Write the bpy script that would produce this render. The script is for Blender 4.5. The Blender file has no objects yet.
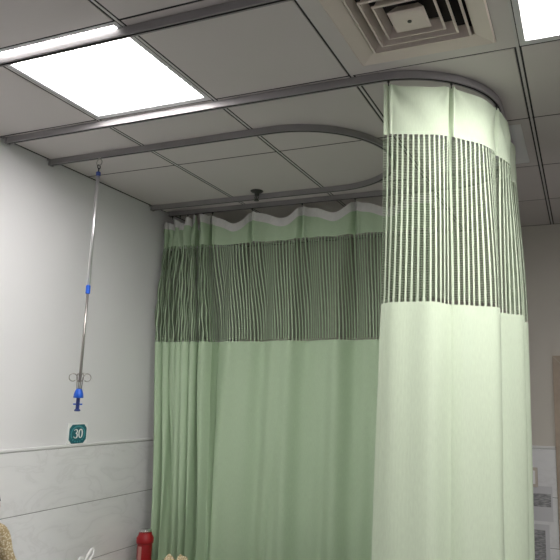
import bpy, bmesh, math, random
from mathutils import Vector, Matrix
random.seed(7)
C = bpy.context.scene.collection
sc = bpy.context.scene
PI = math.pi
H = 2.9                       # ceiling height
RX, RY0, RY1 = 5.4, -3.0, 3.0  # room extents (x from 0)

# ------------------------------------------------------------------ materials
def new_mat(name):
    m = bpy.data.materials.new(name); m.use_nodes = True
    nt = m.node_tree; nt.nodes.clear()
    out = nt.nodes.new('ShaderNodeOutputMaterial')
    return m, nt, out

def pmat(name, col, rough=.5, metal=0., noise=None, bump=None, spec=.5, coat=0.):
    """principled; noise=(scale, amount) varies the colour, bump=(scale, strength)"""
    m, nt, out = new_mat(name)
    b = nt.nodes.new('ShaderNodeBsdfPrincipled')
    b.inputs['Base Color'].default_value = (*col, 1); b.inputs['Roughness'].default_value = rough
    b.inputs['Metallic'].default_value = metal; b.inputs['Specular IOR Level'].default_value = spec
    b.inputs['Coat Weight'].default_value = coat
    nt.links.new(b.outputs[0], out.inputs[0])
    tc = nt.nodes.new('ShaderNodeTexCoord')
    if noise:
        n = nt.nodes.new('ShaderNodeTexNoise'); n.inputs['Scale'].default_value = noise[0]; n.inputs['Detail'].default_value = 4
        nt.links.new(tc.outputs['Object'], n.inputs['Vector'])
        r = nt.nodes.new('ShaderNodeMapRange'); r.inputs[1].default_value = .3; r.inputs[2].default_value = .7
        r.inputs[3].default_value = 1 - noise[1]; r.inputs[4].default_value = 1 + noise[1]
        nt.links.new(n.outputs[0], r.inputs[0])
        mx = nt.nodes.new('ShaderNodeVectorMath'); mx.operation = 'SCALE'; mx.inputs[0].default_value = col
        nt.links.new(r.outputs[0], mx.inputs['Scale']); nt.links.new(mx.outputs[0], b.inputs['Base Color'])
    if bump:
        n = nt.nodes.new('ShaderNodeTexNoise'); n.inputs['Scale'].default_value = bump[0]; n.inputs['Detail'].default_value = 3
        nt.links.new(tc.outputs['Object'], n.inputs['Vector'])
        bp = nt.nodes.new('ShaderNodeBump'); bp.inputs['Strength'].default_value = bump[1]; bp.inputs['Distance'].default_value = .002
        nt.links.new(n.outputs[0], bp.inputs['Height']); nt.links.new(bp.outputs[0], b.inputs['Normal'])
    return m

def math_node(nt, op, a, b=None, c=None):
    n = nt.nodes.new('ShaderNodeMath'); n.operation = op
    for i, v in enumerate((a, b, c)):
        if v is None: continue
        if isinstance(v, (int, float)): n.inputs[i].default_value = v
        else: nt.links.new(v, n.inputs[i])
    return n.outputs[0]

PALE, GREEN_SHADED = (.61, .705, .545), (.495, .635, .445)  # second tone: greener, and darkened to hold the shade on the back curtain
def cloth_mat(name, CLOTH, mesh=False, z0=0, z1=1):
    m, nt, out = new_mat(name)
    uv = nt.nodes.new('ShaderNodeUVMap'); uv.uv_map = 'cloth'
    sx = nt.nodes.new('ShaderNodeSeparateXYZ'); nt.links.new(uv.outputs[0], sx.inputs[0])
    u, v = sx.outputs[0], sx.outputs[1]
    nz = nt.nodes.new('ShaderNodeTexNoise'); nz.inputs['Scale'].default_value = 260; nz.inputs['Detail'].default_value = 2
    mp = nt.nodes.new('ShaderNodeMapping'); mp.inputs['Scale'].default_value = (1, .15, 1)
    nt.links.new(uv.outputs[0], mp.inputs[0]); nt.links.new(mp.outputs[0], nz.inputs['Vector'])
    f = math_node(nt, 'MULTIPLY_ADD', nz.outputs[0], .16, .92)
    col = nt.nodes.new('ShaderNodeVectorMath'); col.operation = 'SCALE'; col.inputs[0].default_value = CLOTH
    nt.links.new(f, col.inputs['Scale'])
    d = nt.nodes.new('ShaderNodeBsdfDiffuse'); t = nt.nodes.new('ShaderNodeBsdfTranslucent')
    nt.links.new(col.outputs[0], d.inputs[0]); nt.links.new(col.outputs[0], t.inputs[0])
    mx = nt.nodes.new('ShaderNodeMixShader'); mx.inputs[0].default_value = .09
    nt.links.new(d.outputs[0], mx.inputs[1]); nt.links.new(t.outputs[0], mx.inputs[2])
    last = mx.outputs[0]
    if mesh:
        # ladder netting: a solid cord every 19 mm, thin rungs every 6 mm, open eyelets at both ends
        fu = math_node(nt, 'FRACT', math_node(nt, 'DIVIDE', u, .0200))
        ladder = math_node(nt, 'GREATER_THAN', fu, .34)
        fv = math_node(nt, 'FRACT', math_node(nt, 'DIVIDE', v, .0062))
        gap = math_node(nt, 'GREATER_THAN', fv, .50)
        yarn = nt.nodes.new('ShaderNodeMix'); yarn.data_type = 'RGBA'
        nt.links.new(ladder, yarn.inputs[0]); nt.links.new(col.outputs[0], yarn.inputs[6]); yarn.inputs[7].default_value = (.14, .172, .12, 1)
        nt.links.new(yarn.outputs[2], d.inputs[0]); nt.links.new(yarn.outputs[2], t.inputs[0])
        e0 = math_node(nt, 'LESS_THAN', v, z0 + .012); e1 = math_node(nt, 'GREATER_THAN', v, z1 - .012)
        gap = math_node(nt, 'MAXIMUM', gap, math_node(nt, 'MAXIMUM', e0, e1))
        hole = math_node(nt, 'MULTIPLY', ladder, gap)
        tr = nt.nodes.new('ShaderNodeBsdfTransparent')
        m2 = nt.nodes.new('ShaderNodeMixShader'); nt.links.new(hole, m2.inputs[0])
        nt.links.new(last, m2.inputs[1]); nt.links.new(tr.outputs[0], m2.inputs[2])
        last = m2.outputs[0]
    nt.links.new(last, out.inputs[0])
    return m

def emit_mat(name, col, s):
    m, nt, out = new_mat(name)
    e = nt.nodes.new('ShaderNodeEmission'); e.inputs[0].default_value = (*col, 1); e.inputs[1].default_value = s
    nt.links.new(e.outputs[0], out.inputs[0]); return m

def tile_mat():
    m, nt, out = new_mat('pale_marble_tile')
    b = nt.nodes.new('ShaderNodeBsdfPrincipled'); b.inputs['Roughness'].default_value = .22
    tc = nt.nodes.new('ShaderNodeTexCoord')
    mp = nt.nodes.new('ShaderNodeMapping'); mp.inputs['Rotation'].default_value = (.5, .4, .3); mp.inputs['Scale'].default_value = (1.3, 1.3, 3.4)
    nt.links.new(tc.outputs['Object'], mp.inputs[0])
    w = nt.nodes.new('ShaderNodeTexNoise'); w.inputs['Scale'].default_value = 2.6; w.inputs['Detail'].default_value = 7; w.inputs['Distortion'].default_value = .8
    nt.links.new(mp.outputs[0], w.inputs['Vector'])
    a = math_node(nt, 'ABSOLUTE', math_node(nt, 'SUBTRACT', w.outputs[0], .5))
    r = nt.nodes.new('ShaderNodeValToRGB')
    r.color_ramp.elements[0].position = 0; r.color_ramp.elements[0].color = (.74, .74, .75, 1)
    r.color_ramp.elements[1].position = .03; r.color_ramp.elements[1].color = (.785, .785, .80, 1)
    e = r.color_ramp.elements.new(.2); e.color = (.82, .82, .83, 1)
    nt.links.new(a, r.inputs[0]); nt.links.new(r.outputs[0], b.inputs['Base Color'])
    nt.links.new(b.outputs[0], out.inputs[0]); return m

def damask_mat():
    """beige cloth with a dense brown woven motif"""
    m, nt, out = new_mat('beige_patterned_cloth')
    b = nt.nodes.new('ShaderNodeBsdfPrincipled'); b.inputs['Roughness'].default_value = .9
    tc = nt.nodes.new('ShaderNodeTexCoord')
    v = nt.nodes.new('ShaderNodeTexVoronoi'); v.inputs['Scale'].default_value = 130
    nt.links.new(tc.outputs['Object'], v.inputs['Vector'])
    n = nt.nodes.new('ShaderNodeTexNoise'); n.inputs['Scale'].default_value = 30; nt.links.new(tc.outputs['Object'], n.inputs['Vector'])
    s = math_node(nt, 'MULTIPLY_ADD', n.outputs[0], .5, v.outputs[0])
    r = nt.nodes.new('ShaderNodeValToRGB')
    r.color_ramp.elements[0].position = .45; r.color_ramp.elements[0].color = (.74, .66, .50, 1)
    r.color_ramp.elements[1].position = .85; r.color_ramp.elements[1].color = (.40, .31, .17, 1)
    nt.links.new(s, r.inputs[0]); nt.links.new(r.outputs[0], b.inputs['Base Color'])
    nt.links.new(b.outputs[0], out.inputs[0]); return m

def print_mat():
    """grey printed block of unreadable fine rows"""
    m, nt, out = new_mat('grey_print')
    b = nt.nodes.new('ShaderNodeBsdfPrincipled'); b.inputs['Roughness'].default_value = .6
    tc = nt.nodes.new('ShaderNodeTexCoord')
    n = nt.nodes.new('ShaderNodeTexNoise'); n.inputs['Scale'].default_value = 60; n.inputs['Detail'].default_value = 4
    mp = nt.nodes.new('ShaderNodeMapping'); mp.inputs['Scale'].default_value = (.6, 1, 2.2)
    nt.links.new(tc.outputs['Object'], mp.inputs[0]); nt.links.new(mp.outputs[0], n.inputs['Vector'])
    r = nt.nodes.new('ShaderNodeValToRGB')
    r.color_ramp.elements[0].position = .4; r.color_ramp.elements[0].color = (.22, .22, .23, 1)
    r.color_ramp.elements[1].position = .65; r.color_ramp.elements[1].color = (.42, .42, .43, 1)
    nt.links.new(n.outputs[0], r.inputs[0]); nt.links.new(r.outputs[0], b.inputs['Base Color'])
    nt.links.new(b.outputs[0], out.inputs[0]); return m

M = dict(
    wall=pmat('white_wall_paint', (.785, .785, .795), .75, noise=(1.2, .02), bump=(60, .12)),
    beige=pmat('shaded_back_wall_paint', (.60, .565, .51), .75, noise=(1.2, .02), bump=(60, .12)),  # wall paint warmed and darkened, the dimness of the back wall in its colour
    panel=pmat('ceiling_panel_enamel', (.615, .575, .562), .5, noise=(1.5, .02)),
    plenum=pmat('dark_gap', (.03, .03, .03), .9),
    tbar=pmat('painted_runner', (.60, .585, .575), .4),
    tile=tile_mat(), grout=pmat('grey_grout', (.22, .22, .22), .9),
    cap=pmat('white_tile_trim', (.74, .74, .74), .35),
    floor=pmat('grey_vinyl', (.12, .115, .11), .45, noise=(3, .05)),
    track=pmat('brushed_aluminium', (.30, .288, .292), .55, .1, noise=(8, .05), spec=.25),
    slot=pmat('dark_slot', (.02, .02, .02), .7),
    steel=pmat('polished_steel', (.74, .74, .75), .30, .92),
    dull=pmat('dull_steel', (.40, .38, .36), .38, .9),
    blue=pmat('blue_plastic', (.012, .10, .55), .35),
    navy=pmat('dark_blue_plastic', (.012, .03, .16), .4),
    lightframe=pmat('light_frame_enamel', (.62, .62, .63), .4),
    glow=emit_mat('lit_panel', (1, .965, .945), 25.),
    vent=pmat('ivory_vent_enamel', (.70, .62, .56), .5),
    ventdark=pmat('vent_inside', (.025, .02, .02), .9),
    black=pmat('black_plastic', (.02, .02, .02), .4),
    brass=pmat('dark_metal', (.06, .06, .055), .4, .6),
    cloth=cloth_mat('pale_green_curtain_cloth', PALE), cloth2=cloth_mat('shaded_sage_curtain_cloth', GREEN_SHADED),
    net=cloth_mat('pale_green_ladder_netting', PALE, True, 2.037, 2.66), net2=cloth_mat('shaded_sage_ladder_netting', GREEN_SHADED, True, 2.037, 2.66),
    tape=pmat('white_header_tape', (.72, .72, .70), .85, noise=(40, .05)),
    teal=pmat('teal_enamel', (.010, .13, .165), .35), tealmid=pmat('light_teal', (.06, .30, .34), .35),
    white=pmat('white_enamel', (.88, .89, .88), .4),
    red=pmat('red_lacquer', (.30, .008, .012), .3, coat=.3), redcap=pmat('red_plastic_cap', (.34, .010, .015), .45),
    silver=pmat('silver_lid', (.75, .74, .73), .25, .9), sticker=pmat('pink_sticker', (.50, .22, .20), .5),
    bag=pmat('white_plastic_film', (.80, .80, .80), .3),
    damask=damask_mat(), skin=pmat('skin', (.50, .29, .20), .6), hair=pmat('dark_brown_hair', (.035, .02, .014), .6, noise=(60, .3)),
    trousers=pmat('brown_cotton', (.16, .11, .07), .9), lips=pmat('lips', (.42, .16, .13), .5), eye=pmat('eye_white', (.7, .7, .7), .3),
    paper=pmat('white_paper', (.60, .60, .62), .7), ink=print_mat(), plate=pmat('ivory_plastic', (.56, .50, .44), .45),
    casing=pmat('tan_wood_casing', (.40, .32, .25), .5, noise=(12, .1)), leaf=pmat('tan_wood_door', (.36, .28, .21), .5, noise=(6, .1)),
    sheet=pmat('white_bed_sheet', (.72, .74, .74), .85, bump=(20, .3)), bedframe=pmat('cream_bed_enamel', (.60, .60, .56), .35),
    wood=pmat('beige_laminate', (.55, .45, .33), .45, noise=(10, .06)),
)

# ------------------------------------------------------------------ helpers
def link(name, bm, mats, parent=None, smooth=False):
    me = bpy.data.meshes.new(name); bm.normal_update(); bm.to_mesh(me); bm.free()
    for m in (mats if isinstance(mats, (list, tuple)) else [mats]): me.materials.append(m)
    if smooth:
        for p in me.polygons: p.use_smooth = True
    o = bpy.data.objects.new(name, me); C.objects.link(o)
    if parent is not None: o.parent = parent
    return o

def tag(o, label=None, cat=None, group=None, kind=None):
    for k, v in (('label', label), ('category', cat), ('group', group), ('kind', kind)):
        if v: o[k] = v
    return o

def thing(name, label, cat, loc=(0, 0, 0), group=None):
    o = bpy.data.objects.new(name, None); o.location = loc; o.empty_display_size = .05; C.objects.link(o)
    return tag(o, label, cat, group)

def copy_tree(o, loc, label):
    r = o.copy(); C.objects.link(r); r.location = loc; r['label'] = label
    for ch in list(o.children):
        c = ch.copy(); C.objects.link(c); c.parent = r
        for g in list(ch.children):
            d = g.copy(); C.objects.link(d); d.parent = c
    return r

def box(bm, x0, x1, y0, y1, z0, z1, bev=0., mi=0, seg=2):
    vs = [bm.verts.new((x, y, z)) for x in (x0, x1) for y in (y0, y1) for z in (z0, z1)]
    q = [(0, 1, 3, 2), (4, 6, 7, 5), (0, 4, 5, 1), (2, 3, 7, 6), (0, 2, 6, 4), (1, 5, 7, 3)]
    fs = [bm.faces.new([vs[i] for i in f]) for f in q]
    for f in fs: f.material_index = mi
    if bev:
        es = list({e for f in fs for e in f.edges})
        r = bmesh.ops.bevel(bm, geom=es, offset=bev, segments=seg, profile=.5, affect='EDGES')
        for f in r['faces']: f.material_index = mi
    return bm

def lathe(bm, prof, seg=24, mi=0, at=(0, 0, 0), axis=None):
    """prof: (radius, z) from one end to the other; closed with caps"""
    rows = []
    for r, z in prof:
        row = []
        for k in range(seg):
            a = 2 * PI * k / seg; p = Vector((r * math.cos(a), r * math.sin(a), z))
            if axis is not None: p = axis @ p
            row.append(bm.verts.new(p + Vector(at)))
        rows.append(row)
    for a, b in zip(rows, rows[1:]):
        for k in range(seg):
            f = bm.faces.new((a[k], a[(k + 1) % seg], b[(k + 1) % seg], b[k])); f.material_index = mi
    f = bm.faces.new(rows[0][::-1]); f.material_index = mi
    f = bm.faces.new(rows[-1]); f.material_index = mi
    return bm

def tube(bm, pts, r, seg=8, mi=0, closed=False):
    pts = [Vector(p) for p in pts]; n = len(pts); rows = []
    rr = r if isinstance(r, (list, tuple)) else [r] * n
    prev = None
    for i, p in enumerate(pts):
        a = pts[(i - 1) % n] if (closed or i > 0) else p
        b = pts[(i + 1) % n] if (closed or i < n - 1) else p
        t = (b - a).normalized()
        if prev is None:
            ref = Vector((0, 0, 1)) if abs(t.z) < .9 else Vector((1, 0, 0))
            x = t.cross(ref).normalized()
        else:
            x = (prev - t * prev.dot(t)).normalized()
        prev = x; y = t.cross(x)
        rows.append([bm.verts.new(p + (x * math.cos(2 * PI * k / seg) + y * math.sin(2 * PI * k / seg)) * rr[i]) for k in range(seg)])
    m = n if closed else n - 1
    for i in range(m):
        a, b = rows[i], rows[(i + 1) % n]
        for k in range(seg):
            f = bm.faces.new((a[k], a[(k + 1) % seg], b[(k + 1) % seg], b[k])); f.material_index = mi
    if not closed:
        bm.faces.new(rows[0][::-1]).material_index = mi; bm.faces.new(rows[-1]).material_index = mi
    return bm

def sweep(bm, path, prof, mis):
    """sweep a closed profile [(n, z)] along a plan path; mis = material index per profile edge"""
    rows = []
    n = len(path)
    for i, p in enumerate(path):
        a = path[max(i - 1, 0)]; b = path[min(i + 1, n - 1)]
        t = Vector((b[0] - a[0], b[1] - a[1], 0)).normalized(); nn = Vector((t.y, -t.x, 0))
        rows.append([bm.verts.new(Vector((p[0], p[1], 0)) + nn * q[0] + Vector((0, 0, q[1]))) for q in prof])
    k = len(prof)
    for a, b in zip(rows, rows[1:]):
        for j in range(k):
            f = bm.faces.new((a[j], b[j], b[(j + 1) % k], a[(j + 1) % k])); f.material_index = mis[j]
    bm.faces.new(rows[0]); bm.faces.new(rows[-1][::-1])
    return bm

def B(): return bmesh.new()

# ------------------------------------------------------------------ room shell
def shell(name, *bx, mat='wall', kind='structure', parent=None):
    bm = B(); box(bm, *bx); o = link(name, bm, M[mat], parent)
    if parent is None: tag(o, kind=kind)
    return o
W = .12
shell('floor', -W, RX + W, RY0 - W, RY1 + W, -.1, 0, mat='floor')
shell('wall_left', -W, 0, RY0 - W, RY1 + W, 0, H + .1)
shell('wall_right', RX, RX + W, RY0 - W, RY1 + W, 0, H + .1)
shell('wall_front', 0, RX, RY0 - W, RY0, 0, H + .1)
DX0, DX1, DZ = 2.368, 3.29, 2.008            # outside of the door casing
bm = B()
box(bm, 0, DX0 + .05, RY1, RY1 + W, 0, H + .1); box(bm, DX1 - .05, RX, RY1, RY1 + W, 0, H + .1); box(bm, DX0 + .05, DX1 - .05, RY1, RY1 + W, DZ - .05, H + .1)
tag(link('wall_back', bm, M['beige']), kind='structure')

# ceiling: snap-in metal panels with eased edges between long runners, dark gaps above them
CELL = .6
LIGHTS = [(1, 0), (4, 0), (4, -1), (6, -2)]  # last two are unseen panels, added to brighten the corner curtain
SKIP = set(LIGHTS) | {(3, 0), (3, 2)}
bm = B()
for i in range(9):
    for j in range(-5, 5):
        if (i, j) in SKIP: continue
        x0, x1, y0, y1 = i * CELL + .012, (i + 1) * CELL - .012, j * CELL + .004, (j + 1) * CELL - .004
        if i == 0: x0 = .014
        if j == 4: y1 = RY1 - .012
        box(bm, x0, x1, y0, y1, H, H + .016, .003, 0, 2)
box(bm, 0, RX, RY0, RY1, H + .045, H + .1, 0, 1)
for j in range(-4, 5):                       # dark shadow-gap strips in the joints
    box(bm, 0, RX, j * CELL - .0036, j * CELL + .0036, H + .0012, H + .014, 0, 1)
for i in range(1, 9):
    for sg_ in (-1, 1): box(bm, i * CELL + sg_ * .0085 - .003, i * CELL + sg_ * .0085 + .003, RY0, RY1, H + .0014, H + .0138, 0, 1)
box(bm, 0, .0135, RY0, RY1, H + .0014, H + .0138, 0, 1); box(bm, .0135, RX, RY1 - .0115, RY1, H + .0014, H + .0138, 0, 1)
tag(link('ceiling', bm, [M['panel'], M['plenum']]), kind='structure')
bm = B()
for i in range(1, 9):
    box(bm, i * CELL - .005, i * CELL + .005, RY0, RY1, H + .001, H + .045, .001)
tag(link('trim_1', bm, M['tbar']), kind='structure')

# tiled dado: courses of slabs on dark joints, with a pale trim on top
DADO = [0., .19, .4985, .805, 1.112, 1.412]
def dado(name, along, bounds):
    bm = B()
    for a0, a1 in bounds:
        for z0, z1 in zip(DADO, DADO[1:]):
            if along == 'y': box(bm, 0, .010, a0, a1, z0 + .0016, z1 - .0016, .0018, 0)
            else: box(bm, a0, a1, RY1 - .010, RY1, z0 + .0016, z1 - .0016, .0018, 0)
        if along == 'y': box(bm, 0, .006, a0, a1, 0, DADO[-1], 0, 1)
        else: box(bm, a0, a1, RY1 - .006, RY1, 0, DADO[-1], 0, 1)
        if along == 'y': box(bm, 0, .014, a0, a1, DADO[-1], DADO[-1] + .017, .005, 2)
        else: box(bm, a0, a1, RY1 - .014, RY1, DADO[-1], DADO[-1] + .017, .005, 2)
    tag(link(name, bm, [M['tile'], M['grout'], M['cap']]), kind='structure')
dado('trim_2', 'y', [(RY0, RY1 - .014)])
dado('trim_3', 'x', [(.014, DX0 - .002), (DX1 + .002, RX)])

# door in the back wall: mitred casing, leaf, handle
door = bpy.data.objects.new('door_1', None); C.objects.link(door); tag(door, kind='structure')
bm = B(); cw = .075
def prism(bm, poly, y0, y1):
    a = [bm.verts.new((x, y0, z)) for x, z in poly]; b = [bm.verts.new((x, y1, z)) for x, z in poly]
    bm.faces.new(a); bm.faces.new(b[::-1]); n = len(poly)
    for k in range(n): bm.faces.new((a[k], b[k], b[(k + 1) % n], a[(k + 1) % n]))
g = .0022
prism(bm, [(DX0, 0), (DX0 + cw, 0), (DX0 + cw, DZ - cw - g), (DX0, DZ - g)], RY1 - .03, RY1 + .03)
prism(bm, [(DX1 - cw, 0), (DX1, 0), (DX1, DZ - g), (DX1 - cw, DZ - cw - g)], RY1 - .03, RY1 + .03)
prism(bm, [(DX0, DZ), (DX0 + cw, DZ - cw), (DX1 - cw, DZ - cw), (DX1, DZ)], RY1 - .03, RY1 + .03)
link('door_frame', bm, M['casing'], door)
bm = B(); box(bm, DX0 + cw, DX1 - cw, RY1 + .005, RY1 + .05, .004, DZ - cw - .003, .003)
lf = link('door_leaf', bm, M['leaf'], door)
bm = B(); lathe(bm, [(.024, 0), (.024, .008), (.01, .01), (.01, .05)], 16, 0, (DX1 - cw - .07, RY1 + .005, 1.0), Matrix.Rotation(PI / 2, 3, 'X'))
tube(bm, [(DX1 - cw - .07, RY1 - .042, 1.0), (DX1 - cw - .19, RY1 - .042, 1.0)], .009, 10)
link('door_handle', bm, M['dull'], lf)

# ------------------------------------------------------------------ ceiling lights
def ceiling_light(i, j, label):
    t = thing('ceiling_light', label, 'ceiling light', (i * CELL, j * CELL, H))
    bm = B(); f = .017; e = .008
    for a in ((e, CELL - e, .002, .002 + f), (e, CELL - e, CELL - .014 - f, CELL - .002),
              (e, e + f + .004, .002 + f, CELL - .014 - f), (CELL - e - f - .004, CELL - e, .002 + f, CELL - .014 - f)):
        box(bm, *a, 0, .02, .002)
    box(bm, e, CELL - e, .002, CELL - .002, .021, .035)
    link('light_frame', bm, M['lightframe'], t)
    bm = B(); box(bm, e + f, CELL - e - f, f, CELL - f - .012, .010, .020)
    link('diffuser', bm, M['glow'], t)
    return t
l0 = ceiling_light(1, 0, 'glowing square ceiling panel light above the hanging steel pole, crossed by a straight track')
GAPTXT = {(4, 0): 'glowing square ceiling light at the top right, beside the square air vent', (6, -2): 'added unseen square light panel farthest to the right, standing alone', (4, -1): 'added unseen square light panel butted against the near edge of the top right light'}
for i, j in LIGHTS[1:]:
    txt = GAPTXT[(i, j)]
    copy_tree(l0, (i * CELL, j * CELL, H), txt)

# ------------------------------------------------------------------ air diffuser (concentric square louvres)
vt = thing('ceiling_air_vent', 'square ceiling air vent of nested louvres around a small centre plate', 'air vent', (2.1, .3, H))
def sq_ring(bm, ro, zo, ri, zi, th=.004):
    """square sloping blade from (ro, zo) to (ri, zi)"""
    c = [(-1, -1), (1, -1), (1, 1), (-1, 1)]
    loops = [[bm.verts.new((sx * r, sy * r, z)) for sx, sy in c] for r, z in ((ro, zo), (ri, zi), (ri, zi + th), (ro, zo + th))]
    for a in range(4):
        la, lb = loops[a], loops[(a + 1) % 4]
        for k in range(4): bm.faces.new((la[k], la[(k + 1) % 4], lb[(k + 1) % 4], lb[k]))
bm = B(); sq_ring(bm, .2965, .0, .238, .0, .006); link('surround_panel', bm, M['panel'], vt)
bm = B(); sq_ring(bm, .237, -.004, .231, -.008, .005); sq_ring(bm, .232, -.008, .176, .004, .004); sq_ring(bm, .178, .003, .177, .036, .003)
link('flange', bm, M['vent'], vt)
for r0, r1 in ((.168, .151), (.132, .115), (.097, .080)):
    bm = B(); sq_ring(bm, r0, -.008, r0 - .007, -.009, .005); sq_ring(bm, r0 - .005, -.008, r1, .026)
    link('louvre', bm, M['vent'], vt)
bm = B()
lo = [bm.verts.new((sx * .058, sy * .058, -.012)) for sx, sy in ((-1, -1), (1, -1), (1, 1), (-1, 1))]
mid = [bm.verts.new((sx * .050, sy * .050, -.016)) for sx, sy in ((-1, -1), (1, -1), (1, 1), (-1, 1))]
up = [bm.verts.new((sx * .035, sy * .035, .02)) for sx, sy in ((-1, -1), (1, -1), (1, 1), (-1, 1))]
bm.faces.new(mid[::-1])
for k in range(4):
    bm.faces.new((mid[k], mid[(k + 1) % 4], lo[(k + 1) % 4], lo[k])); bm.faces.new((lo[k], lo[(k + 1) % 4], up[(k + 1) % 4], up[k]))
bm.faces.new(up)
cp = link('centre_plate', bm, M['vent'], vt)
bm = B(); lathe(bm, [(.007, -.0185), (.007, -.015)], 12); link('screw', bm, M['black'], cp)
bm = B(); box(bm, -.29, .29, -.29, .29, .036, .044); link('duct_back', bm, M['ventdark'], vt)

# ------------------------------------------------------------------ return air grille
gr = thing('return_air_grille', 'slatted ceiling air grille close behind the top right edge of the bright curtain', 'air grille', (2.1, 1.5, H))
bm = B()
for a in ((-.289, .289, -.297, -.250), (-.289, .289, .250, .297), (-.289, -.252, -.250, .250), (.252, .289, -.250, .250)): box(bm, *a, 0, .012, .002)
link('grille_frame', bm, M['panel'], gr)
bm = B()
for k in range(16):
    y = -.245 + k * .0311
    v = [bm.verts.new((x, y + dy, z)) for x in (-.253, .253) for dy, z in ((0, .009), (.022, .0006), (.022, .0026), (0, .011))]
    for f in ((0, 1, 2, 3), (7, 6, 5, 4), (0, 4, 5, 1), (1, 5, 6, 2), (2, 6, 7, 3), (3, 7, 4, 0)): bm.faces.new([v[q] for q in f])
link('louvre_slats', bm, M['white'], gr)
bm = B(); box(bm, -.27, .27, -.27, .27, .03, .04); link('filter_back', bm, M['ventdark'], gr)

# ------------------------------------------------------------------ tracks
def arc(cx, cy, r, a0, a1, n=16):
    return [(cx + r * math.cos(math.radians(a0 + (a1 - a0) * k / n)), cy + r * math.sin(math.radians(a0 + (a1 - a0) * k / n))) for k in range(n + 1)]
TZ = H - .030
hw = .011
PROF = [(-hw, H - .001), (-hw, TZ), (-.004, TZ), (-.004, TZ + .006), (.004, TZ + .006), (.004, TZ), (hw, TZ), (hw, H - .001)]
PM = [0, 0, 1, 1, 1, 0, 0, 0]
def track(name, label, cat, path, caps, group=None):
    t = thing(name, label, cat, (0, 0, 0), group)
    bm = B(); sweep(bm, path, PROF, PM); link('rail', bm, [M['track'], M['slot']], t)
    for (x, y, ang) in caps:
        bm = B(); box(bm, -.012, .0, -.015, .015, TZ - .004, H - .001, .003)
        box(bm, -.03, -.004, -.018, .018, H - .006, H - .001, .001)
        o = link('end_cap', bm, M['track'], t); o.location = (x, y, 0); o.rotation_euler.z = ang
    return t
YF, YB, XR, RC = .62, 1.945, 2.29, .40
U_PATH = [(.045, YF)] + [(.3 * k, YF) for k in range(1, 7)] + arc(XR - RC, YF + RC, RC, -90, 0, 20) + [(XR, 1.25), (XR, YB - RC)] + arc(XR - RC, YB - RC, RC, 0, 90, 20) + [(1.5, YB), (1., YB), (.5, YB), (.045, YB)]
track('curtain_track', 'long round-cornered grey ceiling track carrying both green curtains', 'curtain track', U_PATH, [(.045, YF, PI * 0), (.045, YB, 0)])
R3 = (1.787 - .922) / 2
IV_PATH = [(.02, .922), (.6, .922), (1.3, .922)] + arc(1.305, .922 + R3, R3, -90, 90, 32) + [(1.3, 1.787), (.6, 1.787), (.02, 1.787)]
track('infusion_track', 'grey U-shaped ceiling track inside the curtain track, holding the hanging steel pole', 'ceiling track', IV_PATH, [(.02, .922, 0), (.02, 1.787, 0)])
track('straight_curtain_track', 'straight grey ceiling track crossing the glowing light panel', 'curtain track', [(.03, .045), (1.2, .045), (4.0, .045)], [(.03, .045, 0), (4.0, .045, PI)])

# ------------------------------------------------------------------ curtains
def smooth(a, b, x):
    t = min(1, max(0, (x - a) / (b - a))); return t * t * (3 - 2 * t)
ZT, ZM1, ZM0, ZB = 2.857, 2.66, 2.037, .22
def cloth_part(name, fn, ss, vs, mat, parent, uvf):
    bm = B(); uv = bm.loops.layers.uv.new('cloth')
    g = [[bm.verts.new(fn(s, v)) for s in ss] for v in vs]
    for j in range(len(vs) - 1):
        for i in range(len(ss) - 1):
            f = bm.faces.new((g[j][i], g[j][i + 1], g[j + 1][i + 1], g[j + 1][i]))
            for lp, (a, b) in zip(f.loops, ((i, j), (i + 1, j), (i + 1, j + 1), (i, j + 1))): lp[uv].uv = (uvf(ss[a]), vs[b])
    return link(name, bm, mat, parent, True)
def lin(a, b, n): return [a + (b - a) * k / n for k in range(n + 1)]
def hook(parent, x, y, z):
    bm = B(); tube(bm, [(x, y, TZ - .0005), (x, y, TZ - .010)], .0045, 8); tube(bm, [(x, y, TZ - .006), (x, y, z - .010)], .0022, 6)
    link('curtain_hook', bm, M['black'], parent)

# path by arc length for the front (corner) curtain
fp = [Vector((x, y)) for x, y in U_PATH]
i0 = 0
fine = [Vector((1.90 + 0.0 * 1, YF))] + [Vector(p) for p in arc(XR - RC, YF + RC, RC, -90, 0, 60)] + [Vector((XR, y)) for y in lin(1.03, 1.62, 20)]
fine = [Vector((x, YF)) for x in lin(1.80, XR - RC - .002, 4)] + fine[1:]
cum = [0]
for a, b in zip(fine, fine[1:]): cum.append(cum[-1] + (b - a).length)
def path(s):
    s = min(max(s, 0), cum[-1] - 1e-6)
    for k in range(len(cum) - 1):
        if cum[k + 1] >= s:
            f = (s - cum[k]) / max(cum[k + 1] - cum[k], 1e-9)
            p = fine[k].lerp(fine[k + 1], f); t = (fine[k + 1] - fine[k]).normalized()
            return p, t
    return fine[-1], (fine[-1] - fine[-2]).normalized()
FH = [.137, .375, .655, .915, 1.175]        # hook positions along the path (path starts at x = 1.80)
S0, S1 = .118, 1.22
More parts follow.
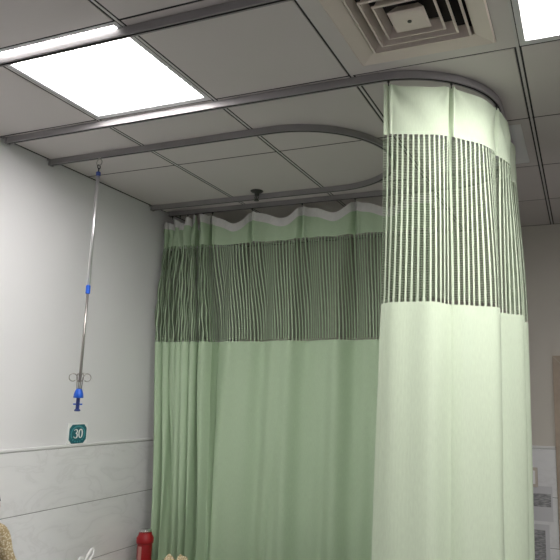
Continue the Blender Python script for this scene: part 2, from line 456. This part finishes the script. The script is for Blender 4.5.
def front(s, v):
    p, t = path(s); n = Vector((t.y, -t.x))            # outward (towards the camera / the right)
    hi = 0
    k = 0
    while k < len(FH) - 2 and s > FH[k + 1]: k += 1
    a, b = FH[k], FH[k + 1]; q = min(max((s - a) / (b - a), 0), 1)
    top = smooth(2.05, ZT, v); low = 1 - smooth(.6, 2.2, v)
    bul = math.sin(PI * q)
    off = bul * (.014 + .024 * (1 - top)) + .006 * math.sin(2 * PI * q * 2 + k) * (1 - top)
    if k >= 2: off += bul * .018
    off -= .006
    for h in FH:                                         # narrow pinch under each hook
        w = .0045 + .03 * (1 - top)
        off -= (.012 * top + .008) * math.exp(-((s - h) / w) ** 2) * (.35 if h == FH[0] else 1)
        off += .010 * top * math.exp(-((s - h - .008) / .004) ** 2)
    off += .006 * math.sin(s * 27 + 1.1 * math.sin(v * 2.1)) * (1 - top) + .0035 * math.sin(s * 61 + v * 1.7) * low
    off += .0022 * math.sin(s * 47 + v * 23) * smooth(2.5, 2.8, v)
    for h in FH:                                         # wrinkles fanning out from each hook
        dv = ZT - v + .015; th = math.atan2(s - h, dv)
        off += .0058 * math.sin(7 * th + h * 9) * math.exp(-math.hypot(s - h, dv) / .13) * min(1, abs(s - h) / .02)
    along = -.042 * smooth(2.65, .9, v) * (1 - smooth(.12, .5, s))
    edge = max(0, (.17 - s) / .05)
    off -= .030 * edge ** 2 * smooth(2.6, 2.0, v)        # free edge curls back
    sag = .020 * (4 * q * (1 - q)) * smooth(2.45, ZT, v)
    return (p.x + n.x * off + t.x * along, p.y + n.y * off + t.y * along, v - sag)
fc = thing('corner_curtain', 'bright pale green curtain hanging round the corner of the track, at the right', 'curtain', (XR - RC, YF + RC, ZB))
def loc(o, parts):
    for q in parts: q.location = -o.location
SS = lin(S0, S1, 480)
fu = lambda s: s * 1.07
pf = [cloth_part('header', front, SS, lin(ZM1, ZT, 16), M['cloth'], fc, fu),
      cloth_part('mesh_panel', front, SS, lin(ZM0, ZM1, 40), M['net'], fc, fu),
      cloth_part('drape', front, SS, lin(ZB, ZM0, 70), M['cloth'], fc, fu)]
def front_in(s, v):
    x, y, z = front(s, v); p, t = path(s); return (x - t.y * .002, y + t.x * .002, z)
pf.append(cloth_part('header_tape', front_in, SS, lin(ZT - .045, ZT - .002, 4), M['tape'], fc, fu))
for h in FH:
    p, t = path(h); x, y, z = front(h, ZT)
    hook(fc, p.x, p.y, ZT)
loc(fc, fc.children)

# back curtain: gathered at the wall, then nearly flat between hooks
BH = [.37, .66, 1.005, 1.347, 1.69]
GATH = .355                                            # gathered width from the wall
NF = 8
rnd = random.Random(3)
fj = [rnd.uniform(-.28, .28) for _ in range(40)]; fa = [rnd.uniform(.65, 1.25) for _ in range(40)]; ft = [rnd.uniform(0, 1) for _ in range(40)]
def back(s, v):
    """s < 1: gathered part, s in 1..2: flat part"""
    top = smooth(2.2, ZT, v)
    low = smooth(1.9, .6, v)
    GX = .350 + .085 * smooth(2.75, 2.0, v) + .045 * smooth(2.0, .7, v)
    if s < 1:
        ph = s * NF
        i = int(ph)
        w = (1 - low * .9)
        lean = .16 * math.sin(ph * 2.1 + v * 3.3) * smooth(2.9, 2.3, v)
        y8 = math.sin(2 * PI * (ph + fj[i] * .3 * math.sin(PI * (ph - i))) + .6 * math.sin(v * 4.2 + i) * smooth(2.0, 2.5, v))
        p5 = 2 * PI * (s * 6.0 + .14 * math.sin(v * 1.1 + s * 9)) + .5; y5 = 1 - 2 * abs(math.sin(p5 / 2)) ** .8
        amp = .046 + .006 * smooth(2.6, 2.0, v)
        y = (y8 * (1 - .75 * low) * fa[i] + y5 * (.25 + 1.25 * low)) * amp * (1 - .75 * smooth(.96, 1.0, s)) * (.5 + .5 * smooth(0, .06, s))
        y += .006 * math.sin(ph * 17 + v * 31 + i) * smooth(2.0, 2.1, v)
        x = .022 + (GX - .022) * s + .012 * math.cos(2 * PI * ph) * (1 - low) + .02 * low * math.sin(PI * s) + .075 * smooth(2.6, .5, v) * (1 - s)
        x += .014 * math.sin(p5) * low - .007 * math.sin(4 * PI * ph) * (1 - low) + .02 * smooth(2.5, 1.2, v) * (1 - s)
        x = max(x, .019)
        z = v - (.045 * ft[i] + .018 * (y8 + 1)) * smooth(2.7, ZT, v) - .014
        return (x, YB - .012 - .03 * smooth(2.8, 2.2, v) + y * (1 - smooth(.97, 1, s)), z)
    q0 = s - 1
    x = GX + (1.80 - GX) * q0
    k = 0
    while k < len(BH) - 2 and x > BH[k + 1]: k += 1
    a, b = BH[k], BH[k + 1]; q = min(max((x - a) / (b - a), 0), 1)
    y = -.012 * math.sin(PI * q) * top
    y += .035 * math.exp(-((x - GX - .014) / .013) ** 2) * smooth(0, .01, q0)
    y += .027 * math.sin(x * 19 + .5 * math.sin(v * 1.3 + x * 3)) * (1 - top) + .013 * math.sin(x * 43 + 1.2 * math.sin(v * .9 + 1)) * (1 - .6 * top)
    for h in BH:
        y += (.030 * top + .014 * (1 - smooth(.9, 1.9, v) * 0) * (1 - top)) * math.exp(-((x - h) / (.012 + .03 * (1 - top))) ** 2)
        y -= .018 * top * math.exp(-((x - h - .024) / .013) ** 2)
    skew = math.exp(-((x - (.80 + .09 * (v - .5))) / .018) ** 2) * smooth(1.5, .7, v)
    y += .020 * skew
    y += -.03 * smooth(2.8, 2.2, v) * (1 - smooth(0, .08, q0)) * 1.0
    y -= .012
    sg = 4 * q * (1 - q) * (1.0 - .35 * math.sin(2 * PI * q) + .12 * math.sin(5 * k + 1))
    sag = .062 * sg * smooth(2.60, ZT - .03, v) + .004
    return (x, YB + y * smooth(0, .01, q0) + (1 - smooth(0, .01, q0)) * (-.012 - .03 * smooth(2.8, 2.2, v)), v - sag - .006 * (1 - q0))
bc = thing('back_curtain', 'shaded green curtain across the back, gathered in folds against the left wall', 'curtain', (.9, YB, ZB))
SB = lin(0, 1, 260)[:-1] + lin(1, 2, 340)
# cloth coordinate: true length along the folds at chest height
acc = [0.]; prev = back(SB[0], 2.3)
for s in SB[1:]:
    c = back(s, 2.3); acc.append(acc[-1] + math.hypot(c[0] - prev[0], c[1] - prev[1])); prev = c
ub = dict(zip(SB, acc))
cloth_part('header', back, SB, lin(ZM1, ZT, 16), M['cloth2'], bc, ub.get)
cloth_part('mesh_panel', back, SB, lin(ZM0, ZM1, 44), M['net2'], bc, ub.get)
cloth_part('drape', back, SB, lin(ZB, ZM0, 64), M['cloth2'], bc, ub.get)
def back_in(s, v):
    x, y, z = back(s, v); return (x, y - .004, z + .003)
cloth_part('header_tape', back_in, SB, lin(ZT - .056, ZT, 5), M['tape'], bc, ub.get)
for x in [.06, .12, .18, .24, .30] + BH: hook(bc, x, YB, ZT)
loc(bc, bc.children)

# ------------------------------------------------------------------ hanging infusion pole
px, py = .335, .922
pole = thing('infusion_pole', 'slim steel pole with blue collars and hooks hanging from the U-shaped track', 'infusion pole', (px, py, H))
def P(z): return z - H
bm = B()
tube(bm, [(0, 0, P(TZ) + .006), (0, 0, P(TZ) - .006)], .006, 8)
tube(bm, [(.017 * math.cos(a), 0, P(TZ) - .022 + .017 * math.sin(a)) for a in [2 * PI * k / 20 for k in range(20)]], .0022, 6, closed=True)
link('hanging_ring', bm, M['dull'], pole, True)
bm = B()
tube(bm, [(0, .010 * math.cos(a), P(TZ) - .046 + .010 * math.sin(a)) for a in [2 * PI * k / 16 for k in range(16)]], .0022, 6, closed=True)
tube(bm, [(0, 0, P(TZ) - .052), (0, 0, P(TZ) - .085)], .0032, 8)
link('swivel', bm, M['black'], pole, True)
z1 = P(TZ) - .072                                    # top of the tube
bm = B(); lathe(bm, [(.010, z1 - .022), (.0115, z1 - .018), (.0115, z1 - .003), (.008, z1)], 16); link('top_collar', bm, M['navy'], pole)
zj = P(2.205); zk = P(1.790)
bm = B(); lathe(bm, [(.0085, zj), (.0085, z1 - .02)], 20); link('upper_tube', bm, M['steel'], pole, True)
bm = B(); lathe(bm, [(.0085, zj - .03), (.0108, zj - .027), (.0108, zj + .008), (.0085, zj + .012)], 16); link('lock_collar', bm, M['blue'], pole)
bm = B(); lathe(bm, [(.0064, zk - .04), (.0064, zj - .028)], 20); link('lower_tube', bm, M['dull'], pole, True)
for k in range(4):
    a = PI / 4 + .25 + k * PI / 2
    pts = [(.010, 0, zk - .074), (.0125, 0, zk - .045), (.013, 0, zk - .018)]
    pts += [(.033 - .018 * math.cos(t), 0, zk - .018 + .018 * math.sin(t)) for t in [PI * 1.72 * q / 16 for q in range(1, 17)]]
    bm = B(); tube(bm, [Matrix.Rotation(a, 3, 'Z') @ Vector(p) for p in pts], .0026, 7)
    link('hook', bm, M['dull'], pole, True)
bm = B(); lathe(bm, [(.021, zk - .114), (.0235, zk - .111), (.0215, zk - .096), (.016, zk - .078), (.012, zk - .071)], 20); link('hook_holder', bm, M['blue'], pole, True)
bm = B(); lathe(bm, [(.0085, zk - .170), (.0085, zk - .113)], 14)
lathe(bm, [(.010, zk - .176), (.015, zk - .173), (.013, zk - .168), (.0085, zk - .164)], 14)
st = link('release_stem', bm, M['navy'], pole)
bm = B(); tube(bm, [(-.018, -.010, zk - .143), (.018, .010, zk - .143)], .0035, 8); link('cross_pin', bm, M['blue'], st)

# ------------------------------------------------------------------ sprinkler
sp = thing('sprinkler_head', 'small dark fire sprinkler head on the ceiling near the back curtain', 'sprinkler', (.808, 1.722, H))
bm = B(); lathe(bm, [(.038, 0), (.038, -.003), (.030, -.010), (.014, -.016), (.013, -.030), (.009, -.032)][::-1], 24); link('escutcheon', bm, M['brass'], sp, True)
bm = B(); tube(bm, [(-.008, 0, -.030), (-.012, 0, -.042), (-.003, 0, -.056)], .0025, 6); tube(bm, [(.008, 0, -.030), (.012, 0, -.042), (.003, 0, -.056)], .0025, 6)
tube(bm, [(0, 0, -.03), (0, 0, -.056)], .003, 8); link('sprinkler_frame', bm, M['brass'], sp)
bm = B(); lathe(bm, [(.015, -.060), (.015, -.0575), (.004, -.054)], 16); link('deflector', bm, M['brass'], sp)

# ------------------------------------------------------------------ bed number plate "30"
sg = thing('bed_number_plate', 'small teal plate reading 30 on the wall above the tiles', 'number plate', (0, 1.303, 1.480))
Sw, Sh = .072, .057
def flat(name, poly, x0, x1, mat, parent):
    bm = B(); a = [bm.verts.new((x0, y, z)) for y, z in poly]; b = [bm.verts.new((x1, y, z)) for y, z in poly]
    bm.faces.new(a[::-1]); bm.faces.new(b); n = len(poly)
    for k in range(n): bm.faces.new((a[k], a[(k + 1) % n], b[(k + 1) % n], b[k]))
    bmesh.ops.recalc_face_normals(bm, faces=bm.faces[:])
    return link(name, bm, mat, parent)
flat('plate', [(-Sw, -Sh), (Sw, -Sh), (Sw, Sh), (-Sw, Sh)], 0, .004, M['white'], sg)
w2, h2, c2 = Sw - .0085, Sh - .0075, .020
face = flat('face', [(-w2 + c2, -h2), (w2 - c2, -h2), (w2, -h2 + c2), (w2, h2 - c2), (w2 - c2, h2), (-w2 + c2, h2), (-w2, h2 - c2), (-w2, -h2 + c2)], .004, .0055, M['teal'], sg)
def ribbon(bm, pts, ws, x0=.0055, x1=.0068):
    pts = [Vector(p) for p in pts]; L, R = [], []
    for i, p in enumerate(pts):
        t = (pts[min(i + 1, len(pts) - 1)] - pts[max(i - 1, 0)]).normalized(); n = Vector((-t.y, t.x)) * ws[i] / 2
        L.append(p + n); R.append(p - n)
    for i in range(len(pts) - 1):
        q = [L[i], L[i + 1], R[i + 1], R[i]]
        a = [bm.verts.new((x0, v.x, v.y)) for v in q]; b = [bm.verts.new((x1, v.x, v.y)) for v in q]
        bm.faces.new(b)
        for k in range(4): bm.faces.new((a[k], a[(k + 1) % 4], b[(k + 1) % 4], b[k]))
bm = B(); ang = [math.radians(a) for a in range(-35, 216, 6)]
ribbon(bm, [(.050 * math.cos(a), .040 * math.sin(a)) for a in ang], [.008] * len(ang), .0055, .0062); link('ring', bm, M['tealmid'], sg)
bm = B()
# 0
ang = [2 * PI * k / 28 for k in range(29)]
ribbon(bm, [(.019 + .0125 * math.cos(a), .002 + .0225 * math.sin(a)) for a in ang], [.0035 + .0055 * abs(math.cos(a)) for a in ang])
# 3
up = [math.radians(a) for a in range(160, -91, -14)]
lo = [math.radians(a) for a in range(90, -166, -14)]
ribbon(bm, [(-.018 + .0115 * math.cos(a), .0140 + .0100 * math.sin(a)) for a in up], [.0035 + .005 * max(0, math.cos(a)) for a in up])
ribbon(bm, [(-.018 + .0130 * math.cos(a), -.0085 + .0125 * math.sin(a)) for a in lo], [.0035 + .006 * max(0, math.cos(a)) for a in lo])
bmesh.ops.recalc_face_normals(bm, faces=bm.faces[:])
link('numerals', bm, M['white'], sg)
bm = B()
for k in range(7):
    a = math.radians(205 + k * 130 / 6); y, z = .050 * math.cos(a), .042 * math.sin(a)
    lathe(bm, [(.0042, .0055), (.0042, .0066)], 10, 0, (0, y, z), Matrix.Rotation(PI / 2, 3, 'Y'))
link('dots', bm, M['tealmid'], sg)

# ------------------------------------------------------------------ things on the back wall
def notice(label, x0, x1, z0, z1, bx0, bx1, bz0, bz1):
    t = thing('wall_notice', label, 'notice', ((x0 + x1) / 2, RY1 - .0105, z0), 'paper notices on the back wall tiles')
    cx = (x0 + x1) / 2
    bm = B(); box(bm, x0 - cx, x1 - cx, -.0015, 0, 0, z1 - z0); link('sheet', bm, M['paper'], t)
    bm = B(); box(bm, bx0 - cx, bx1 - cx, -.0022, -.0015, bz0 - z0, bz1 - z0); link('printed_block', bm, M['ink'], t)
notice('white paper notice with a wide grey block, taped to tiles right of the bright curtain', 2.155, 2.336, .965, 1.178, 2.185, 2.326, 1.052, 1.132)
notice('lower white paper notice with a tall grey block, below the other notice', 2.165, 2.310, .60, .945, 2.185, 2.285, .64, .91)
sw = thing('wall_switch', 'ivory switch plate on the tiles above the paper notices', 'switch', (2.205, RY1 - .010, 1.231))
bm = B(); box(bm, -.046, .046, -.010, 0, -.061, .061, .004); link('plate', bm, M['plate'], sw)
bm = B(); box(bm, -.030, .030, -.014, -.009, -.042, .042, .003); link('rocker', bm, M['white'], sw)

# ------------------------------------------------------------------ bedside cabinet, bed (below the picture) and what stands on them
cab = thing('bedside_cabinet', 'beige bedside cabinet under the red flask', 'cabinet', (.24, 1.615, 0))
bm = B(); box(bm, -.21, .21, -.19, .19, .06, .622, .004); box(bm, -.19, .17, -.17, .17, 0, .06); link('body', bm, M['wood'], cab)
bm = B(); box(bm, -.215, .22, -.195, .195, .622, .642, .006); link('top', bm, M['wood'], cab)
bm = B(); box(bm, .21, .226, -.18, .18, .46, .61, .004); d = link('drawer', bm, M['wood'], cab)
bm = B(); tube(bm, [(.226, -.05, .535), (.245, -.05, .535), (.245, .05, .535), (.226, .05, .535)], .005, 8); link('handle', bm, M['dull'], d)
bm = B(); box(bm, .21, .226, -.18, .18, .08, .44, .004); d = link('door', bm, M['wood'], cab)
bm = B(); tube(bm, [(.226, -.12, .30), (.245, -.12, .30), (.245, -.12, .40), (.226, -.12, .40)], .005, 8); link('handle', bm, M['dull'], d)

BX0, BX1, BY0, BY1, BT = .06, 1.84, .40, 1.40, .74
bed = thing('hospital_bed', 'hospital bed with a white sheet under the hanging pole', 'bed', ((BX0 + BX1) / 2, (BY0 + BY1) / 2, 0))
bx, by = (BX1 - BX0) / 2, (BY1 - BY0) / 2
bm = B(); box(bm, -bx + .03, bx - .03, -by, by, .56, BT, .035, seg=4); link('mattress', bm, M['sheet'], bed, True)
bm = B(); box(bm, -bx + .03, bx - .03, -by, -by + .05, .49, .555, .004); box(bm, -bx + .03, bx - .03, by - .05, by, .49, .555, .004); box(bm, -bx + .03, bx - .03, -by + .05, by - .05, .51, .55)
link('bed_frame', bm, M['bedframe'], bed)
bm = B(); box(bm, -bx, -bx + .03, -by, by, .35, .737, .012, seg=3); link('headboard', bm, M['bedframe'], bed)
bm = B(); box(bm, bx - .03, bx, -by, by, .35, .737, .012, seg=3); link('footboard', bm, M['bedframe'], bed)
for sx in (-1, 1):
    for sy in (-1, 1):
        bm = B(); tube(bm, [(sx * (bx - .08), sy * (by - .06), .50), (sx * (bx - .08), sy * (by - .06), 0)], .02, 12); link('leg', bm, M['bedframe'], bed)

# red flask
fl = thing('red_flask', 'dark red vacuum flask with a silver lid beside the curtain foot', 'flask', (.150, 1.764, .642))
bm = B(); lathe(bm, [(.040, 0), (.043, .004), (.043, .205), (.042, .210)], 32); bd = link('body', bm, M['red'], fl, True)
bm = B(); lathe(bm, [(.042, .205), (.048, .208), (.0495, .222), (.0485, .238), (.040, .252), (.037, .262), (.037, .266)], 32); link('collar', bm, M['redcap'], fl, True)
bm = B(); lathe(bm, [(.031, .266), (.031, .270), (.0345, .271), (.0345, .280), (.031, .283)], 32); link('lid', bm, M['silver'], fl, True)
bm = B()
rows = []
for z in (.03, .195):
    rows.append([bm.verts.new((.0436 * math.cos(a), .0436 * math.sin(a), z)) for a in lin(math.radians(-108), math.radians(-76), 6)])
for k in range(6): bm.faces.new((rows[0][k], rows[0][k + 1], rows[1][k + 1], rows[1][k]))
link('sticker', bm, M['sticker'], bd, True)

# white plastic bag with upright handles on the bed head
bg = thing('plastic_bag', 'white plastic bag with looped handles, against the tiles left of the red flask', 'plastic bag', (.18, 1.24, BT))
rn = random.Random(5)
bm = B(); rows = []
for z, rx, ry in ((0, .055, .060), (.02, .068, .075), (.06, .066, .072), (.09, .045, .05), (.115, .022, .028), (.13, .012, .016)):
    rows.append([bm.verts.new((rx * math.cos(a) * (1 + .12 * math.sin(5 * a + z * 40)), ry * math.sin(a) * (1 + .12 * math.cos(4 * a + z * 50)), z)) for a in [2 * PI * k / 28 for k in range(28)]])
for a, b in zip(rows, rows[1:]):
    for k in range(28): bm.faces.new((a[k], a[(k + 1) % 28], b[(k + 1) % 28], b[k]))
bm.faces.new(rows[0][::-1]); bm.faces.new(rows[-1])
link('sack', bm, M['bag'], bg, True)
for pts in ([(0, .004, .12), (.004, .012, .150), (.010, .030, .176), (.012, .038, .181), (.014, .043, .174), (.012, .044, .150), (.006, .030, .128), (.0, .01, .118)],
            [(0, -.004, .12), (.004, -.022, .146), (.008, -.045, .150), (.010, -.066, .138), (.012, -.080, .118), (.010, -.086, .09)]):
    bm = B(); tube(bm, pts, [.006 + .002 * math.sin(i * 1.3) for i in range(len(pts))], 8); link('handle', bm, M['bag'], bg, True)

# crumpled beige patterned bundle
bn = thing('patterned_bundle', 'crumpled beige patterned cloth bundle just right of the red flask', 'cloth bundle', (.70, 1.28, BT - .0))
bm = B(); bmesh.ops.create_icosphere(bm, subdivisions=5, radius=1)
for v in bm.verts:
    d = v.co.copy(); a = math.atan2(d.y, d.x)
    f = 1 + .07 * math.sin(3 * a + 4 * d.z) + .05 * math.sin(7 * a - 5 * d.z + 1) + .03 * math.sin(11 * d.x + 9 * d.y)
    f -= .10 * math.exp(-((d.x * .8 - d.y * .55 + .05) / .10) ** 2) * max(0, d.z)
    v.co = Vector((d.x * .105 * f, d.y * .085 * f, max(0, (d.z * .5 + .42)) ** .9 * .20 * f))
link('bundle_cloth', bm, M['damask'], bn, True)

# ------------------------------------------------------------------ person seated at the left edge
def skin_mesh(name, verts, edges, radii, mat, parent, root=0, sub=2):
    me = bpy.data.meshes.new(name); me.from_pydata([tuple(v) for v in verts], edges, [])
    o = bpy.data.objects.new(name + '_tmp', me); C.objects.link(o)
    sk = o.modifiers.new('s', 'SKIN'); sk.use_smooth_shade = True
    for i, r in enumerate(radii):
        d = me.skin_vertices[0].data[i]; d.radius = (r, r) if isinstance(r, (int, float)) else r; d.use_root = (i == root)
    sd = o.modifiers.new('d', 'SUBSURF'); sd.levels = sub; sd.render_levels = sub
    dg = bpy.context.evaluated_depsgraph_get(); dg.update()
    nm = bpy.data.meshes.new_from_object(o.evaluated_get(dg)); nm.materials.clear(); nm.materials.append(mat)
    for p in nm.polygons: p.use_smooth = True
    bpy.data.objects.remove(o)
    r = bpy.data.objects.new(name, nm); nm.name = name; C.objects.link(r); r.parent = parent
    return r
pr = thing('person', 'person in a beige patterned jacket seated on the bed, at the left edge', 'person', (.19, .555, BT))
pr.scale = (1.08, 1.08, 1.08)
# joints in local space: z = 0 mattress, facing +x, shoulder line along y
J = dict(pelvis=(0, 0, .078), waist=(-.005, 0, .16), chest=(0, 0, .285), neck=(.004, -.002, .375), head0=(.012, -.014, .405))
body_v = [J['pelvis'], J['waist'], J['chest'], J['neck'], J['head0']]; body_e = [(0, 1), (1, 2), (2, 3), (3, 4)]; body_r = [.060, .062, .066, .030, .034]
def addb(p, r, to):
    body_v.append(p); body_r.append(r); body_e.append((to, len(body_v) - 1)); return len(body_v) - 1
for sy in (1, -1):
    k = addb((.0, .085 * sy, .355), .026, 2); k = addb((.012, .112 * sy, .335), .027, k)
    k = addb((.018, .142 * sy, .245), .021, k); k = addb((.040, .186 * sy, .165), .016, k); addb((.046, .195 * sy, .148), .014, k)
    k = addb((.11, .055 * sy, .058), .050, 0); k = addb((.235, .075 * sy, .060), .037, k); k = addb((.34, .078 * sy, .045), .030, k); k = addb((.435, .08 * sy, .030), .022, k); addb((.455, .08 * sy, .065), .018, k)
body = skin_mesh('body', body_v, body_e, body_r, M['skin'], pr)
# head
bm = B(); bmesh.ops.create_uvsphere(bm, u_segments=32, v_segments=24, radius=1)
for v in bm.verts:
    d = v.co; x, y, z = d.x * .082, d.y * .070, d.z * .092
    if d.x > .1 and d.z < -.2: x *= 1 - .12 * (-d.z); y *= 1 - .25 * (-d.z - .2)
    nose = math.exp(-((d.y) / .13) ** 2 - ((d.z + .12) / .16) ** 2) * (d.x > 0); x += .012 * nose
    for e in (-1, 1): x -= .005 * math.exp(-((d.y - .36 * e) / .14) ** 2 - ((d.z - .08) / .10) ** 2) * (d.x > 0)
    v.co = Vector((x + .02, y - .014, z + .440))
hd = link('head', bm, M['skin'], pr, True)
for e in (-1, 1):
    bm = B(); bmesh.ops.create_uvsphere(bm, u_segments=16, v_segments=10, radius=.010, matrix=Matrix.Translation((.089, .026 * e - .014, .447))); link('eye', bm, [M['eye']], hd, True)
    bm = B(); bmesh.ops.create_uvsphere(bm, u_segments=12, v_segments=10, radius=1)
    for v in bm.verts: v.co = Vector((v.co.x * .012 + .012, .071 * e - .014 + v.co.y * .006, .437 + v.co.z * .020))
    link('ear', bm, M['skin'], hd, True)
bm = B(); tube(bm, [(.086, -.042, .392), (.096, -.024, .389), (.086, -.006, .392)], [.003, .005, .003], 8); link('mouth', bm, M['lips'], hd, True)
bm = B(); bmesh.ops.create_uvsphere(bm, u_segments=32, v_segments=20, radius=1)
bmesh.ops.delete(bm, geom=[v for v in bm.verts if (v.co.z < .25 and v.co.x > .15) or v.co.z < -.35], context='VERTS')
for v in bm.verts:
    d = v.co; v.co = Vector((d.x * .088 + .017, d.y * .0745 - .014, d.z * .097 + .443 + .0015 * math.sin(d.x * 40) * math.sin(d.y * 44)))
link('hair', bm, M['hair'], pr, True)
# jacket: torso and two sleeves in one skin; trousers
jv = [(0, 0, .085), (-.003, 0, .16), (0, 0, .285), (.003, 0, .365)]; je = [(0, 1), (1, 2), (2, 3)]; jr = [.082, .080, .082, .044]
def addj(p, r, to):
    jv.append(p); jr.append(r); je.append((to, len(jv) - 1)); return len(jv) - 1
for sy in (1, -1):
    k = addj((.0, .085 * sy, .357), .034, 2); k = addj((.012, .113 * sy, .338), .036, k); k = addj((.018, .143 * sy, .247), .029, k); addj((.036, .178 * sy, .180), .023, k)
skin_mesh('jacket', jv, je, jr, M['damask'], pr)
tv = [(0, 0, .088)]; te = []; tr_ = [.068]
for sy in (1, -1):
    k = 0
    for p, r in (((.11, .055 * sy, .062), .056), ((.235, .075 * sy, .062), .045), ((.34, .078 * sy, .047), .038), ((.41, .08 * sy, .036), .033)):
        tv.append(p); tr_.append(r); te.append((k, len(tv) - 1)); k = len(tv) - 1
skin_mesh('trousers', tv, te, tr_, M['trousers'], pr)
# hands: palm with four fingers and a thumb, curled downwards
for sy in (1, -1):
    w = Vector((.046, .195 * sy, .150)); fwd = Vector((.30, .45 * sy, -.55)).normalized(); side = Vector((.35, -.92 * sy, .1)).normalized(); side = (side - fwd * side.dot(fwd)).normalized(); dn = fwd.cross(side) * (1 if sy > 0 else -1)
    vs = [w, w + fwd * .022, w + fwd * .040]; es = [(0, 1), (1, 2)]; rs = [.012, (.017, .011), (.016, .010)]
    hand = skin_mesh('hand', vs, es, rs, M['skin'], pr)
    for q, L in enumerate((.026, .031, .029, .022)):
        a = w + fwd * .036 + side * (.0135 - .009 * q)
        skin_mesh('finger', [a, a + fwd * L * .5, a + fwd * L * .85 - dn * L * .18, a + fwd * L - dn * L * .42], [(0, 1), (1, 2), (2, 3)], [.0055, .0052, .0048, .004], M['skin'], hand, sub=1)
    a = w + fwd * .010 + side * .012
    skin_mesh('thumb', [a, a + side * .012 + fwd * .010, a + side * .017 + fwd * .026], [(0, 1), (1, 2)], [.007, .006, .0048], M['skin'], hand, sub=1)

# ------------------------------------------------------------------ camera
cd = bpy.data.cameras.new('camera'); cam = bpy.data.objects.new('camera', cd); C.objects.link(cam)
r_, p_, y_ = .0238, .1784, .3886
c, s = math.cos, math.sin
F = Vector((-s(y_) * c(p_), c(y_) * c(p_), s(p_))); rt = Vector((c(y_), s(y_), 0)); upv = rt.cross(F)
Rr = rt * c(r_) + upv * s(r_); Uu = -rt * s(r_) + upv * c(r_)
m = Matrix((Rr, Uu, -F)).transposed().to_4x4(); m.translation = (2.5648, -1.5118, 1.7104)
cam.matrix_world = m
cd.sensor_fit = 'HORIZONTAL'; cd.sensor_width = 36; cd.lens = 642.72 / 560 * 36
cd.shift_x = (280 - 322.33) / 560; cd.shift_y = .48 / 560; cd.clip_start = .05
sc.camera = cam
w = bpy.data.worlds.new('world'); sc.world = w; w.use_nodes = True
w.node_tree.nodes['Background'].inputs[0].default_value = (.05, .05, .05, 1)
sc.view_settings.view_transform = 'Standard'; sc.view_settings.look = 'None'; sc.view_settings.gamma = 1
sc.view_settings.use_curve_mapping = False; sc.view_settings.exposure = 0.0
